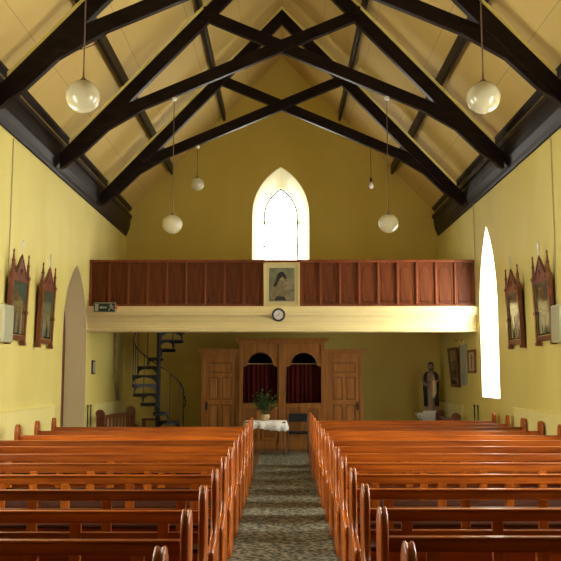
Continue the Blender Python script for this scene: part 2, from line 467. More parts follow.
# ------------------------------------------------------------------ gallery
m = MB()
m.box(-4, -3.52, 17.2, Y1, 2.94, 3.08); m.box(-2.12, 4, 17.2, Y1, 2.94, 3.08)
m.box(-3.52, -2.12, 17.2, 18.45, 2.94, 3.08); m.box(-3.52, -2.12, 19.95, Y1, 2.94, 3.08)
struct(m.build('floor_gallery', 'beam'))
prof = [(17.25, 2.54), (17.02, 2.54), (17.00, 2.56), (17.00, 2.60), (17.03, 2.62), (17.03, 2.70), (17.01, 2.71), (17.01, 2.74), (16.985, 2.78), (16.96, 2.84), (16.925, 2.88), (16.90, 2.90), (16.90, 2.945), (16.885, 2.955), (16.885, 3.055), (16.90, 3.075), (17.25, 3.075)]
prof = [(a, b - 0.035 * min(1, 0.6 + (b - 2.54))) for a, b in prof]
struct(MB().prism(prof, -4.0, 4.0, lambda u, v, t: (t, u, v)).build('trim_%d' % n, 'beam')); n += 1

g = thing('gallery_front', 'red-brown panelled wooden gallery front above the long cream beam', 'gallery front', (0, 17.12, 3.04))
g.scale = (1, 1, 1.037)
GX = 3.985; NP = 20; pw = 2 * GX / NP
MB().box(-GX, GX, -0.05, 0.07, 0.90, 0.945).build('top_rail', 'gallery_edge', g, 0.008)
MB().box(-GX, GX, -0.035, 0.05, 0, 0.055).build('bottom_rail', 'gallery_edge', g, 0.006)
pan = sti = None
for k in range(NP + 1):
    x = -GX + k * pw
    x = max(-GX + 0.016, min(GX - 0.016, x))
    if sti is None:
        sti = MB().box(-0.016, 0.016, -0.035, 0.03, 0.055, 0.90).build('stile', 'gallery_edge', g, 0.006)
        sti.location.x = x
    else:
        c = sti.copy(); COL.objects.link(c); c.parent = g; c.location.x = x
for k in range(NP):
    x = -GX + (k + 0.5) * pw
    if pan is None:
        pan = MB().box(-pw / 2 + 0.001, pw / 2 - 0.001, 0.008, 0.03, 0.05, 0.905).build('panel', 'gallery', g)
        mo = MB().tube([(u, 0.008, v) for u, v in arch(0.125, 0.11, 0.64, 0.82, 0, 6)], 0.010, 6, True).build('arch_moulding', 'gallery', pan, smooth=True)
        pan.location.x = x
    else:
        c = pan.copy(); COL.objects.link(c); c.parent = g; c.location.x = x
        d = mo.copy(); COL.objects.link(d); d.parent = c

# picture leaning on the ledge
p = thing('framed_picture', 'cream framed portrait of a veiled figure standing on the gallery ledge under the window', 'picture', (-0.005, 16.99, 3.042))
p.rotation_euler = (R(-2.5), 0, 0)
m = MB()
for x0, x1, z0, z1 in ((-0.372, 0.372, 0, 0.035), (-0.372, 0.372, 0.88, 0.915), (-0.372, -0.335, 0.035, 0.88), (0.335, 0.372, 0.035, 0.88)):
    m.box(x0, x1, -0.028, 0.02, z0, z1)
m.build('frame', 'gilt_light', p, 0.006)
MB().box(-0.337, 0.337, -0.008, 0.012, 0.03, 0.885).build('mount', 'mount', p)
M['portrait_bg'] = mat('portrait_background', (0.11, 0.12, 0.07), 0.3, col2=(0.22, 0.22, 0.13), scale=(5, 5, 5), coat=0.3)
M['veil'] = mat('portrait_veil', (0.016, 0.015, 0.012), 0.4)
M['face'] = mat('portrait_face', (0.30, 0.21, 0.11), 0.4)
M['cloak'] = mat('portrait_cloak', (0.24, 0.18, 0.09), 0.4, col2=(0.14, 0.11, 0.055), scale=(14, 5, 9))
M['blossom'] = mat('portrait_flowers', (0.34, 0.25, 0.16), 0.4, col2=(0.20, 0.15, 0.09), scale=(30, 30, 30))
f = lambda u, v, t: (u, t, v)
MB().box(-0.262, 0.262, -0.011, -0.007, 0.10, 0.80).build('painting', 'portrait_bg', p)
MB().prism([(-0.22, 0.11), (0.20, 0.11), (0.17, 0.30), (0.09, 0.47), (0.0, 0.53), (-0.10, 0.47), (-0.19, 0.36)], -0.014, -0.011, f).build('painted_cloak', 'cloak', p)
MB().prism([(-0.14, 0.40), (-0.10, 0.44), (-0.05, 0.56), (0.02, 0.62), (0.06, 0.55), (0.07, 0.46), (0.10, 0.52), (0.09, 0.64), (0.04, 0.71), (-0.03, 0.72), (-0.09, 0.66), (-0.12, 0.54), (-0.18, 0.42)], -0.017, -0.014, f).build('painted_veil', 'veil', p)
MB().prism([(0.01 + 0.048 * math.cos(a), 0.595 + 0.068 * math.sin(a)) for a in [2 * PI * i / 14 for i in range(14)]], -0.0165, -0.011, f).build('painted_face', 'face', p)
MB().prism([(-0.16, 0.12), (0.10, 0.12), (0.05, 0.20), (-0.10, 0.21)], -0.016, -0.014, f).build('painted_sleeve', 'veil', p)
m = MB()
for i in range(13):
    a, b, r = random.uniform(0.06, 0.21), random.uniform(0.34, 0.58), random.uniform(0.018, 0.034)
    m.prism([(a + r * math.cos(t), b + r * math.sin(t)) for t in [2 * PI * q / 9 for q in range(9)]], -0.0185 - i * 0.0002, -0.0165, f)
m.build('painted_flowers', 'blossom', p)

# clock
k = thing('wall_clock', 'small round black-rimmed clock on the middle of the cream beam', 'clock', (-0.07, 16.97, 2.86))
def disc(r, a, b, nn=28): return MB().prism([(r * math.cos(2 * PI * i / nn), r * math.sin(2 * PI * i / nn)) for i in range(nn)], a, b, lambda u, v, t: (u, t, v))
disc(0.118, -0.09, 0.0).build('case', 'black', k)
MB().tube([(0.118 * math.cos(2 * PI * i / 32), -0.095, 0.118 * math.sin(2 * PI * i / 32)) for i in range(32)], 0.020, 8, True).build('rim', 'black', k, smooth=True)
disc(0.104, -0.097, -0.09).build('dial', 'dial', k)
m = MB()
for i in range(12):
    a = i * PI / 6
    m.bar((0.080 * math.cos(a), -0.0985, 0.080 * math.sin(a)), (0.097 * math.cos(a), -0.0985, 0.097 * math.sin(a)), 0.007, 0.003, (0, 1, 0))
m.build('hour_marks', 'black', k)
for nm, ang, L, w, mm in (('hour_hand', 58, 0.048, 0.010, 'red_hand'), ('minute_hand', 215, 0.074, 0.007, 'black')):
    a = R(ang)
    MB().bar((-0.012 * math.cos(a), -0.101, -0.012 * math.sin(a)), (L * math.cos(a), -0.101, L * math.sin(a)), w, 0.003, (0, 1, 0)).build(nm, mm, k)

# exit sign
e = thing('exit_sign', 'dark green emergency exit sign with running figure at the left end of the beam', 'sign', (-3.615, 16.875, 2.915))
MB().box(-0.225, 0.225, -0.012, 0.008, 0, 0.195).build('sign_frame', 'sign_white', e, 0.004)
MB().box(-0.212, 0.212, -0.02, -0.008, 0.008, 0.178).build('sign_panel', 'sign_green', e)
MB().box(-0.195, -0.125, -0.024, -0.02, 0.02, 0.165).build('door_symbol', 'sign_white', e)
m = MB(); m.box(-0.06, 0.045, -0.024, -0.02, 0.078, 0.108)
m.prism([(-0.105, 0.093), (-0.06, 0.058), (-0.06, 0.128)], -0.024, -0.02, f)
m.build('arrow_symbol', 'sign_white', e)
m = MB()
m.prism([(0.125 + 0.017 * math.cos(t), 0.158 + 0.015 * math.sin(t)) for t in [2 * PI * q / 12 for q in range(12)]], -0.024, -0.02, f)
for a, b, w in (((0.135, 0.14), (0.15, 0.085), 0.03), ((0.15, 0.09), (0.10, 0.065), 0.018), ((0.10, 0.065), (0.085, 0.025), 0.016), ((0.152, 0.09), (0.185, 0.05), 0.018), ((0.185, 0.05), (0.205, 0.055), 0.014), ((0.133, 0.138), (0.09, 0.115), 0.014), ((0.145, 0.135), (0.19, 0.115), 0.014)):
    m.bar((a[0], -0.022, a[1]), (b[0], -0.022, b[1]), 0.004, w, (-(b[1] - a[1]), 0, b[0] - a[0]))
m.build('running_figure', 'sign_white', e)
MB().box(0.228, 0.262, -0.02, 0.008, 0.05, 0.15).build('call_point', 'red_plastic', e, 0.004)

# ------------------------------------------------------------------ carpet and pews
struct(MB().box(-0.462, 0.497, Y0 + 0.5, 17.88, 0, 0.008).build('trim_%d' % n, 'carpet')); n += 1
bpy.data.objects['trim_%d' % (n - 1)].name = 'aisle_carpet'
o = bpy.data.objects['aisle_carpet']
del o['kind']; tag(o, 'mottled grey-brown carpet runner along the aisle between the pews', 'carpet')

def end_outline():
    pts = []
    pts += [(0.088 * math.cos(R(a)), 0.835 + 0.123 * math.sin(R(a)) ** 0.9) for a in range(0, 181, 15)]
    pts += [(-0.089, 0.78), (-0.090, 0.70), (-0.095, 0.61), (-0.115, 0.54), (-0.155, 0.495), (-0.21, 0.475), (-0.27, 0.468), (-0.33, 0.46), (-0.36, 0.435), (-0.365, 0.40), (-0.35, 0.36), (-0.335, 0.25), (-0.34, 0.12), (-0.365, 0.07), (-0.37, 0.0)]
    pts += [(0.10, 0.0), (0.095, 0.07), (0.075, 0.12), (0.088, 0.40), (0.088, 0.70)]
    return pts
def inset(pts, d):
    N = len(pts); r = []
    for i in range(N):
        a, b, c = Vector(pts[i - 1]), Vector(pts[i]), Vector(pts[(i + 1) % N])
        t = (c - a).normalized()
        q = b + Vector((-t.y, t.x)) * d
        r.append((q.x, max(q.y, 0.0)))
    return r
OUT = end_outline()
def pew_end(x):
    m = MB(); rings = []
    for dx, d in ((-0.024, 0.013), (-0.021, 0.004), (-0.0155, 0.0), (-0.010, 0.003), (-0.005, 0.008), (0.005, 0.008), (0.010, 0.003), (0.0155, 0.0), (0.021, 0.004), (0.024, 0.013)):
        rings.append([(x + dx, u, v) for u, v in inset(OUT, d)])
    return m.rings(rings)
def make_pew(x0, x1, y, label, group):
    L = x1 - x0
    t = thing('pew', label, 'pew', (x0, y, 0), 0, group)
    for x in (0.024, L - 0.024):
        pew_end(x).build('pew_end', 'pew_end', t, smooth='auto')
    m = MB(); m.box(0.044, L - 0.044, -0.022, 0.022, 0.728, 0.790); m.box(0.044, L - 0.044, -0.030, 0.028, 0.790, 0.804)
    m.build('top_rail', 'pew', t, 0.006)
    MB().box(0.044, L - 0.044, -0.017, 0.018, 0.605, 0.672).build('back_rail', 'pew', t, 0.006)
    ns = 6
    for i in range(ns):
        x = L * (i + 0.5) / ns
        MB().box(x - 0.034, x + 0.034, -0.025, 0.014, 0.44, 0.73).build('stile', 'pew_end', t, 0.004)
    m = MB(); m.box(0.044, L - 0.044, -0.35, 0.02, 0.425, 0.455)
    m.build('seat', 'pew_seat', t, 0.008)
    MB().box(0.044, L - 0.044, -0.29, -0.265, 0.30, 0.426).build('seat_rail', 'pew', t)
    MB().box(0.044, L - 0.044, 0.0, 0.022, 0.09, 0.22).build('foot_rail', 'pew', t, 0.004)
    return t
ORD = ['first', 'second', 'third', 'fourth', 'fifth', 'sixth', 'seventh', 'eighth', 'ninth', 'tenth', 'eleventh', 'twelfth', 'thirteenth', 'fourteenth']
def lab(k, N, side):
    if k == 0: return 'glossy wooden pew nearest the camera on the %s of the aisle, only its end showing' % side
    if k == N - 1: return 'glossy orange-brown wooden pew farthest from the camera on the %s of the aisle' % side
    return 'glossy orange-brown wooden pew, %s row from the camera on the %s of the aisle' % (ORD[k], side)
NR, NL = 14, 12
pr = make_pew(0.50, 3.92, 3.54, lab(0, NR, 'right'), 'pews right of the aisle')
for k_ in range(1, NR): dup(pr, (0.50, 3.54 + 0.915 * k_, 0), 0, lab(k_, NR, 'right'))
pl = make_pew(-3.72, -0.465, 3.44, lab(0, NL, 'left'), 'pews left of the aisle')
for k_ in range(1, NL): dup(pl, (-3.72, 3.44 + 0.925 * k_, 0), 0, lab(k_, NL, 'left'))

# ------------------------------------------------------------------ pendant lamps
def globe(x, y, z, r, ztop, label, knob):
    t = thing('pendant_lamp', label, 'lamp', (x, y, z), 0, 'globe pendant lamps')
    MB().ball((0, 0, 0), r, 28, 18, 0.97).build('globe', 'opal', t, smooth=True)
    MB().lathe([(0.035, r * 0.955), (0.038, r + 0.0), (0.025, r + 0.012), (0.012, r + 0.03), (0.009, r + 0.09)], n=16).build('cap', 'cord', t, smooth=True)
    MB().tube([(0, 0, r + 0.08), (0, 0, ztop - z)], 0.008, 6).build('cord', 'cord', t)
    MB().lathe([(0.02, ztop - z - 0.07), (0.045, ztop - z - 0.055), (0.05, ztop - z - 0.01), (0.04, ztop - z)], n=12).build('ceiling_rose', knob, t, smooth=True)
    return t
globe(-2.055, 8.3, 4.50, 0.176, zc(2.055), 'large white glass globe lamp hanging near the camera at upper left', 'cord')
globe(2.08, 8.3, 4.485, 0.172, zc(2.08), 'large white glass globe lamp hanging near the camera at upper right', 'cord')
globe(-1.91, 14.25, 4.25, 0.172, 6.53, 'white glass globe hanging from the middle truss left of the window', 'white')
globe(1.855, 14.25, 4.265, 0.172, 6.54, 'white glass globe hanging from the middle truss right of the window', 'white')
globe(-1.825, 17.5, 5.72, 0.148, 6.57, 'smallest looking white globe hanging high over the gallery on the left', 'white')
t = thing('pendant_bulb', 'bare light bulb hanging without a globe over the gallery on the right', 'lamp', (1.915, 17.5, 5.70))
MB().lathe([(0.001, -0.085), (0.035, -0.075), (0.052, -0.045), (0.052, -0.015), (0.035, 0.03), (0.02, 0.06), (0.018, 0.08)], n=16).build('bulb', 'bulb', t, smooth=True)
MB().lathe([(0.024, 0.06), (0.028, 0.10), (0.022, 0.15), (0.01, 0.17)], n=12).build('bulb_holder', 'black', t)
MB().tube([(0, 0, 0.16), (0, 0, 6.53 - 5.70)], 0.007, 6).build('cord', 'cord', t)

# ------------------------------------------------------------------ stations of the cross frames
def station(s, yc, label, seed):
    """local frame: X along the wall, -Y into the room; pivot at the wall, low"""
    t = thing('carved_picture_frame', label, 'framed picture', (s * 3.985, yc, 2.085), R(90) * -s, 'carved gothic picture frames on the side walls')
    t.rotation_euler = (Matrix.Rotation(R(90) * (-s), 4, 'Z') @ Matrix.Rotation(R(2.2), 4, 'X')).to_euler()
    w = 0.455
    t.scale = (0.86, 0.62, 0.94)
    for q in (-1, 1):
        m = MB(); x = q * (w - 0.04)
        m.box(x - 0.042, x + 0.042, -0.12, -0.02, 0.0, 1.10)
        for zz in (0.0, 0.50, 1.06): m.box(x - 0.055, x + 0.055, -0.135, -0.02, zz, zz + 0.055)
        m.lathe([(0.045, 1.10), (0.047, 1.15), (0.036, 1.17), (0.033, 1.27), (0.044, 1.29), (0.026, 1.32), (0.016, 1.42), (0.026, 1.445), (0.003, 1.48)], (x, -0.075, 0), 8)
        m.build('side_post', 'frame', t, 0.006)
    m = MB(); m.box(-w + 0.09, w - 0.09, -0.12, -0.02, 0.075, 0.15); m.build('bottom_rail', 'frame', t, 0.008)
    tri = [(-w + 0.09, 1.00), (w - 0.09, 1.00), (w - 0.09, 1.05), (w - 0.15, 1.06), (0.0, 1.36), (-w + 0.15, 1.06), (-w + 0.09, 1.05)]
    hole = [(0.05 * math.cos(a) * (1 + 0.25 * math.cos(3 * a - PI / 2)), 1.16 + 0.055 * math.sin(a) * (1 + 0.25 * math.cos(3 * a - PI / 2))) for a in [2 * PI * i / 24 for i in range(24)]]
    gb = holed('gable', tri, [hole], 0.07, lambda u, v, q: (u, -0.07 + q, v), 'frame', t)
    MB().prism([(0.075 * math.cos(a), 1.16 + 0.075 * math.sin(a)) for a in [2 * PI * i / 12 for i in range(12)]], -0.045, -0.036, lambda u, v, q: (u, q, v)).build('trefoil_shade_disc', 'dark_inside', t)  # dark disc added behind the hole so it reads as shaded
    m = MB()
    for q in (-1, 1):
        m.bar((q * (w - 0.14), -0.085, 1.06), (0, -0.085, 1.385), 0.075, 0.038, (0, 0, 1))
    m.box(-w + 0.08, w - 0.08, -0.11, -0.02, 1.005, 1.045); m.lathe([(0.02, 1.36), (0.035, 1.40), (0.014, 1.44)], (0, -0.09, 0), 8)
    m.build('gable_moulding', 'frame', t, 0.006)
    m = MB(); m.box(-0.011, 0.011, -0.10, -0.08, 1.43, 1.66); m.box(-0.058, 0.058, -0.10, -0.08, 1.575, 1.597)
    for a, b in ((0, 1.66), (-0.058, 1.586), (0.058, 1.586)): m.ball((a, -0.09, b), 0.016, 8, 6)
    m.build('cross', 'silver', t)
    m = MB()
    for x0, x1, z0, z1 in ((-w + 0.07, -w + 0.09, 0.14, 1.04), (w - 0.09, w - 0.07, 0.14, 1.04), (-w + 0.09, w - 0.09, 0.14, 0.165), (-w + 0.09, w - 0.09, 1.015, 1.04)):
        m.box(x0, x1, -0.092, -0.05, z0, z1)
    m.build('gilt_slip', 'gilt', t)
    pm = painting_mat('old_painting_%d' % seed, PT, seed * 3.3)
    pa = MB().box(-w + 0.08, w - 0.08, -0.075, -0.02, 0.15, 1.03).build('painting', pm, t)
    # robed figures of the old picture, muted
    rr = random.Random(seed); m = MB()
    for i in range(3):
        x = -0.2 + 0.2 * i + rr.uniform(-0.04, 0.04); h = rr.uniform(0.34, 0.46); b = 0.17 + rr.uniform(0, 0.05)
        m.prism([(x - 0.075, b), (x + 0.075, b), (x + 0.05, b + h * 0.7), (x + 0.022, b + h * 0.8), (x + 0.03, b + h * 0.92), (x, b + h), (x - 0.03, b + h * 0.92), (x - 0.022, b + h * 0.8), (x - 0.05, b + h * 0.7)], -0.078, -0.075, lambda u, v, q: (u, q, v))
    m.build('painted_figures', ['portrait_bg', 'cloak'][seed % 2], pa)
    return t
station(-1, 12.27, 'carved dark gothic frame with silver cross on the left wall, beside the wall speaker', 1)
station(-1, 13.77, 'carved dark gothic frame on the left wall, between the other frame and the doorway', 2)
station(1, 13.98, 'carved dark gothic frame on the right wall, next to the bright lancet window', 3)
station(1, 12.42, 'carved dark gothic frame with silver cross on the right wall, beside the wall speaker', 4)

# wall speakers and cables
for s, w, yy in ((-1, 'left', 11.72), (1, 'right', 11.72)):
    t = thing('wall_speaker', 'tall pale cream loudspeaker box high on the %s wall at the picture edge' % w, 'speaker', (s * 4.0, yy, 2.10), 0, 'column loudspeakers')
    MB().box(-0.065, 0.065, -0.18, 0.23, 0, 0.535).build('cabinet', 'cream_plastic', t, 0.02)
    for c_ in t.children: c_.location.x = -s * 0.065
    m = MB().box(-0.004, 0.004, -0.15, 0.20, 0.03, 0.505).build('grille', 'grille', t, 0.003); m.location.x = -s * 0.133
for nm, x, y, a, b, w in (('a', -3.99, 12.02, 2.62, 5.14, 'thin cable running down the left wall from the eaves to the speaker'), ('b', 3.99, 12.02, 2.62, 5.14, 'thin cable running down the right wall from the eaves to the speaker'), ('c', 3.985, 17.0, 3.9, 5.3, 'thin pale cable running down the right wall beside the gallery end')):
    tag(MB().tube([(x, y, a), (x, y, b)], 0.009, 6).build('wall_cable', 'mount'), w, 'cable', 'wall cables')

# ------------------------------------------------------------------ confessional
CY = 18.8
c0 = 0.0
cf = thing('confessional', 'brown wooden confessional with two arched maroon-curtained openings and two side doors', 'confessional', (c0, CY, 0))
fz = lambda u, v, t: (u, t, v)
def opening(c):
    pts = [(c - 0.395, 1.02), (c + 0.395, 1.02), (c + 0.395, 1.82), (c + 0.30, 1.86)]
    pts += [(c + 0.30 * math.cos(R(a)), 1.86 + 0.29 * math.sin(R(a))) for a in range(10, 180, 10)]
    pts += [(c - 0.30, 1.86), (c - 0.395, 1.82)]
    return pts
ctr = [(-0.968, 0), (0.968, 0), (0.968, 2.36), (-0.968, 2.36)]
holed('front_panel', ctr, [opening(-0.49), opening(0.49)], 0.05, lambda u, v, t: (u, 0.025 + t, v), 'oak', cf)
m = MB(); m.box(-0.968, -0.93, 0.05, 1.1, 0, 2.36); m.box(0.93, 0.968, 0.05, 1.1, 0, 2.36); m.box(-0.03, 0.03, 0.05, 1.1, 0, 2.3); m.box(-0.968, 0.968, 1.06, 1.1, 0, 2.36); m.box(-0.968, 0.968, 0.05, 1.1, 2.32, 2.36)
m.build('booth_walls', 'dark_inside', cf)
def cornice(x0, x1, z, ys, h):
    m = MB()
    for a, b, d in ((0, 0.25, 0.02), (0.25, 0.55, 0.045), (0.55, 0.8, 0.075), (0.8, 1.0, 0.095)):
        m.box(x0 - d, x1 + d, ys - d, ys + 0.8, z + a * h, z + b * h)
    return m
cornice(-0.965, 0.965, 2.34, 0, 0.13).build('cornice', 'oak', cf, 0.006)
for s in (-1, 1):
    m = MB(); m.box(s * 0.925 - 0.042, s * 0.925 + 0.042, -0.03, 0.0, 0, 2.34); m.box(s * 0.925 - 0.043, s * 0.925 + 0.043, -0.04, 0.0, 0, 0.15)
    m.build('pilaster', 'oak', cf, 0.005)
m = MB(); m.box(-0.075, 0.075, -0.035, 0.0, 0, 2.34); m.box(-0.085, 0.085, -0.045, 0, 0, 0.15); m.box(-0.085, 0.085, -0.045, 0, 1.78, 1.84); m.build('pilaster', 'oak', cf, 0.006)
for c in (-0.49, 0.49):
    # arch moulding round each opening
    MB().tube([(u, -0.006, v) for u, v in opening(c)], 0.016, 6, True).build('opening_moulding', 'oak', cf, smooth=True)
    for q in (-1, 1):
        x = c + q * 0.205
        fr = MB()
        for a, b, z0, z1 in ((x - 0.17, x + 0.17, 0.20, 0.25), (x - 0.17, x + 0.17, 0.90, 0.95), (x - 0.17, x - 0.13, 0.25, 0.90), (x + 0.13, x + 0.17, 0.25, 0.90)):
            fr.box(a, b, -0.018, 0.0, z0, z1)
        o = fr.build('lower_panel', 'oak', cf, 0.005)
        MB().box(x - 0.13, x + 0.13, -0.004, 0.001, 0.25, 0.90).build('panel_field', 'oak_dark', o)
    # wavy curtain
    N = 72; top = []; bot = []
    rr = random.Random(int(c * 100) + 60); ph = rr.uniform(0, 6)
    fn = lambda x, k: 0.11 + 0.022 * math.sin(x * 62 + ph + 0.5 * math.sin(x * 17)) * k + 0.008 * math.sin(x * 131 + ph)
    m = MB(); rows = []
    for zz, k_ in ((0.98, 1.2), (1.3, 1.1), (1.6, 0.95), (1.80, 0.7), (1.88, 0.5)):
        fro = [(c - 0.43 + 0.86 * i / N, fn(-0.43 + 0.86 * i / N, k_), zz) for i in range(N + 1)]
        rows.append(fro + [(x, y + 0.006, z) for x, y, z in fro[::-1]])
    m.rings(rows)
    m.build('curtain', 'curtain', cf, smooth=True)
    MB().tube([(c - 0.44, 0.105, 1.895), (c + 0.44, 0.105, 1.895)], 0.011, 8).build('curtain_rod', 'gilt', cf)
for s in (-1, 1):
    xa, xb = (-1.82, -0.97) if s < 0 else (0.97, 1.82)
    m = MB(); m.box(xa, xb, 0.10, 1.1, 0, 2.10)
    m.build('side_booth', 'oak_dark', cf, 0.004)
    m = MB(); m.box(xa, xa + 0.075, 0.03, 0.10, 0, 2.12); m.box(xb - 0.075, xb, 0.03, 0.10, 0, 2.12); m.box(xa + 0.075, xb - 0.075, 0.03, 0.10, 2.01, 2.12)
    m.build('door_frame', 'oak', cf, 0.005)
    cornice(xa, xb, 2.11, 0.04, 0.115).build('cornice', 'oak', cf, 0.006)
    da, db = xa + 0.08, xb - 0.08
    d = MB().box(da, db, 0.065, 0.10, 0.02, 2.005).build('door', 'oak_dark', cf)
    mid = (da + db) / 2; m = MB()
    for a, b, z0, z1 in ((da, da + 0.085, 0.02, 2.005), (db - 0.085, db, 0.02, 2.005), (da + 0.085, db - 0.085, 1.925, 2.005), (da + 0.085, db - 0.085, 1.60, 1.68), (da + 0.085, db - 0.085, 0.98, 1.08), (da + 0.085, db - 0.085, 0.02, 0.22), (mid - 0.035, mid + 0.035, 0.22, 0.98), (mid - 0.035, mid + 0.035, 1.08, 1.60)):
        m.box(a, b, 0.045, 0.07, z0, z1)
    m.build('door_rails', 'oak', d, 0.006)
    m = MB()
    for a, b, z0, z1 in ((da + 0.085, db - 0.085, 1.68, 1.925), (da + 0.085, mid - 0.035, 1.08, 1.60), (mid + 0.035, db - 0.085, 1.08, 1.60), (da + 0.085, mid - 0.035, 0.22, 0.98), (mid + 0.035, db - 0.085, 0.22, 0.98)):
        m.box(a + 0.035, b - 0.035, 0.055, 0.068, z0 + 0.035, z1 - 0.035)
    m.build('raised_fields', 'oak', d, 0.01)
    hx = (da + 0.045) if s < 0 else (db - 0.045)
    m = MB().box(hx - 0.022, hx + 0.022, 0.036, 0.046, 0.86, 1.04); m.ball((hx, 0.015, 0.98), 0.026, 12, 8)
    m.build('door_knob', 'iron', d)

# ------------------------------------------------------------------ spiral stair
SX, SY, SR = -2.84, 19.2, 0.60
st = thing('spiral_staircase', 'black cast iron spiral staircase rising to the gallery at the left', 'staircase', (SX, SY, 0))
MB().lathe([(0.11, 0), (0.11, 0.03), (0.055, 0.06), (0.045, 3.95), (0.055, 3.97), (0.05, 4.03), (0.01, 4.07)], n=14).build('pole', 'iron', st, smooth='auto')
RISE = 0.205
def sa(k): return R(-(k - 1.5) * 30)
for k_ in range(1, 15):
    a = sa(k_); z = RISE * k_
    a0, a1 = a + R(17), a - R(17)
    arc = [(SR * math.cos(a0 + (a1 - a0) * i / 6), SR * math.sin(a0 + (a1 - a0) * i / 6)) for i in range(7)]
    poly = [(0.05 * math.cos(a1), 0.05 * math.sin(a1)), (0.05 * math.cos(a0), 0.05 * math.sin(a0))] + arc
    m = MB().prism(poly, z - 0.028, z, lambda u, v, t: (u, v, t))
    tr = m.build('tread', 'iron', st)
    # openwork riser: solid top strip with a rounded arch below, on the leading edge
    dx, dy = math.cos(a0), math.sin(a0)
    N = 12; up = []; lo = []
    for i in range(N + 1):
        r = 0.05 + (SR - 0.06) * i / N
        q = i / N * 2 - 1
        up.append((r, z - 0.025))
        lo.append((r, z - 0.055 - 0.135 * (1 - math.sqrt(max(0, 1 - q * q)))))
    m = MB()
    nx, ny = -dy * 0.009, dx * 0.009
    m.rings([[(r * dx + e * nx, r * dy + e * ny, zz) for r, zz in up + lo[::-1]] for e in (-1, 1)])
    # outer skirt
    sk = [[(rr_ * math.cos(t), rr_ * math.sin(t), zz) for rr_, zz in ((SR - 0.012, z), (SR, z), (SR, z - 0.075), (SR - 0.012, z - 0.075))] for t in [a0 + (a1 - a0) * i / 6 for i in range(7)]]
    m.rings(sk)
    m.build('riser', 'iron', tr)
    rb = SR - 0.02
    am = a - R(10)
    MB().tube([(rb * math.cos(am), rb * math.sin(am), z - 0.01), (rb * math.cos(am), rb * math.sin(am), z + 0.98 + RISE * 10 / 30)], 0.0105, 6).build('baluster', 'iron', st)
pts = []
for i in range(0, 150):
    k_ = 1.0 + i * (13.3 / 149)
    a = sa(k_) ; z = RISE * k_ + 0.99
    pts.append(((SR - 0.02) * math.cos(a), (SR - 0.02) * math.sin(a), z))
p0 = pts[0]
vol = [(p0[0] + 0.0, p0[1] + 0.10, p0[2] - 0.30), (p0[0] + 0.035, p0[1] + 0.08, p0[2] - 0.24), (p0[0] + 0.045, p0[1] + 0.05, p0[2] - 0.14), (p0[0] + 0.025, p0[1] + 0.02, p0[2] - 0.05)]
MB().tube(vol + pts, 0.015, 8).build('handrail', 'iron', st, smooth=True)
MB().box(-0.62, -0.02, 0.42, 0.75, 3.04, 3.085).build('landing', 'iron', st)

# small stool near the stair
t = thing('stool', 'small dark stool standing by the wall behind the spiral staircase', 'stool', (-3.2, 20.45, 0))
MB().box(-0.20, 0.20, -0.16, 0.16, 0.55, 0.60).build('stool_top', 'bench', t, 0.008)
for a in (-1, 1):
    for b in (-1, 1): MB().box(a * 0.16 - 0.022, a * 0.16 + 0.022, b * 0.12 - 0.022, b * 0.12 + 0.022, 0, 0.552).build('leg', 'bench', t)

# benches along the side walls under the gallery
def wall_bench(s, ya, yb, label, h, slats):
    t = thing('bench', label, 'bench', (s * 3.74, ya, 0), 0, 'old benches along the walls under the gallery')
    L = yb - ya
    for y in (0.0, L):
        prof = [(s * 0.09, 0), (s * 0.09, h - 0.14)] + [(s * (0.02 + 0.105 * math.cos(R(a))), h - 0.12 + 0.12 * math.sin(R(a))) for a in range(20, 181, 20)] + [(-s * 0.09, 0.52), (-s * 0.20, 0.46), (-s * 0.36, 0.44), (-s * 0.38, 0.38), (-s * 0.36, 0)]
        MB().prism(prof, y - 0.03, y + 0.03, lambda u, v, q: (u, q, v)).build('bench_end', 'bench', t, 0.008)
    MB().box(-0.03, 0.03, 0.03, L - 0.03, h - 0.20, h - 0.13).build('back_rail', 'bench', t, 0.006)
    for i in range(slats):
        y = L * (i + 0.5) / slats
        MB().box(-0.015, 0.015, y - 0.022, y + 0.022, 0.44, h - 0.19).build('slat', 'bench', t)
    q = MB().box(min(-s * 0.36, s * 0.02), max(-s * 0.36, s * 0.02), 0.03, L - 0.03, 0.41, 0.44).build('seat', 'bench', t, 0.006)
    t.rotation_euler.z = -s * 0.0 + (R(-7) if s < 0 else 0)
    return t
wall_bench(-1, 17.35, 19.45, 'dark red-brown bench with slatted back along the left wall by the stair', 0.93, 9)
wall_bench(1, 18.15, 20.0, 'dark red-brown bench along the right wall near the statue', 0.83, 12)

# heating pipes by the gallery line
for s, x, ys in ((-1, -3.96, (17.10, 17.36)), (1, 3.96, (16.98, 17.28))):
    for i, y in enumerate(ys):
        w = 'left' if s < 0 else 'right'
        t = tag(MB().lathe([(0.014, 0), (0.014, 0.99), (0.019, 0.995), (0.019, 1.02), (0.008, 1.04)], (x, y, 0), 10).build('heating_pipe', 'iron'), '%s of two thin dark upright pipes against the %s wall below the gallery' % (('nearer', 'farther')[i], w), 'pipe', 'upright pipes')
tag(MB().tube([(-3.965, 19.85, 2.94), (-3.965, 19.87, 2.2), (-3.97, 19.95, 1.6), (-3.965, 20.15, 1.25), (-3.965, 20.3, 1.031)], [0.05, 0.05, 0.045, 0.04, 0.035], 10).build('wall_pipe', 'damp', smooth=True), 'stained brown pipe bending down the left wall under the gallery', 'pipe')

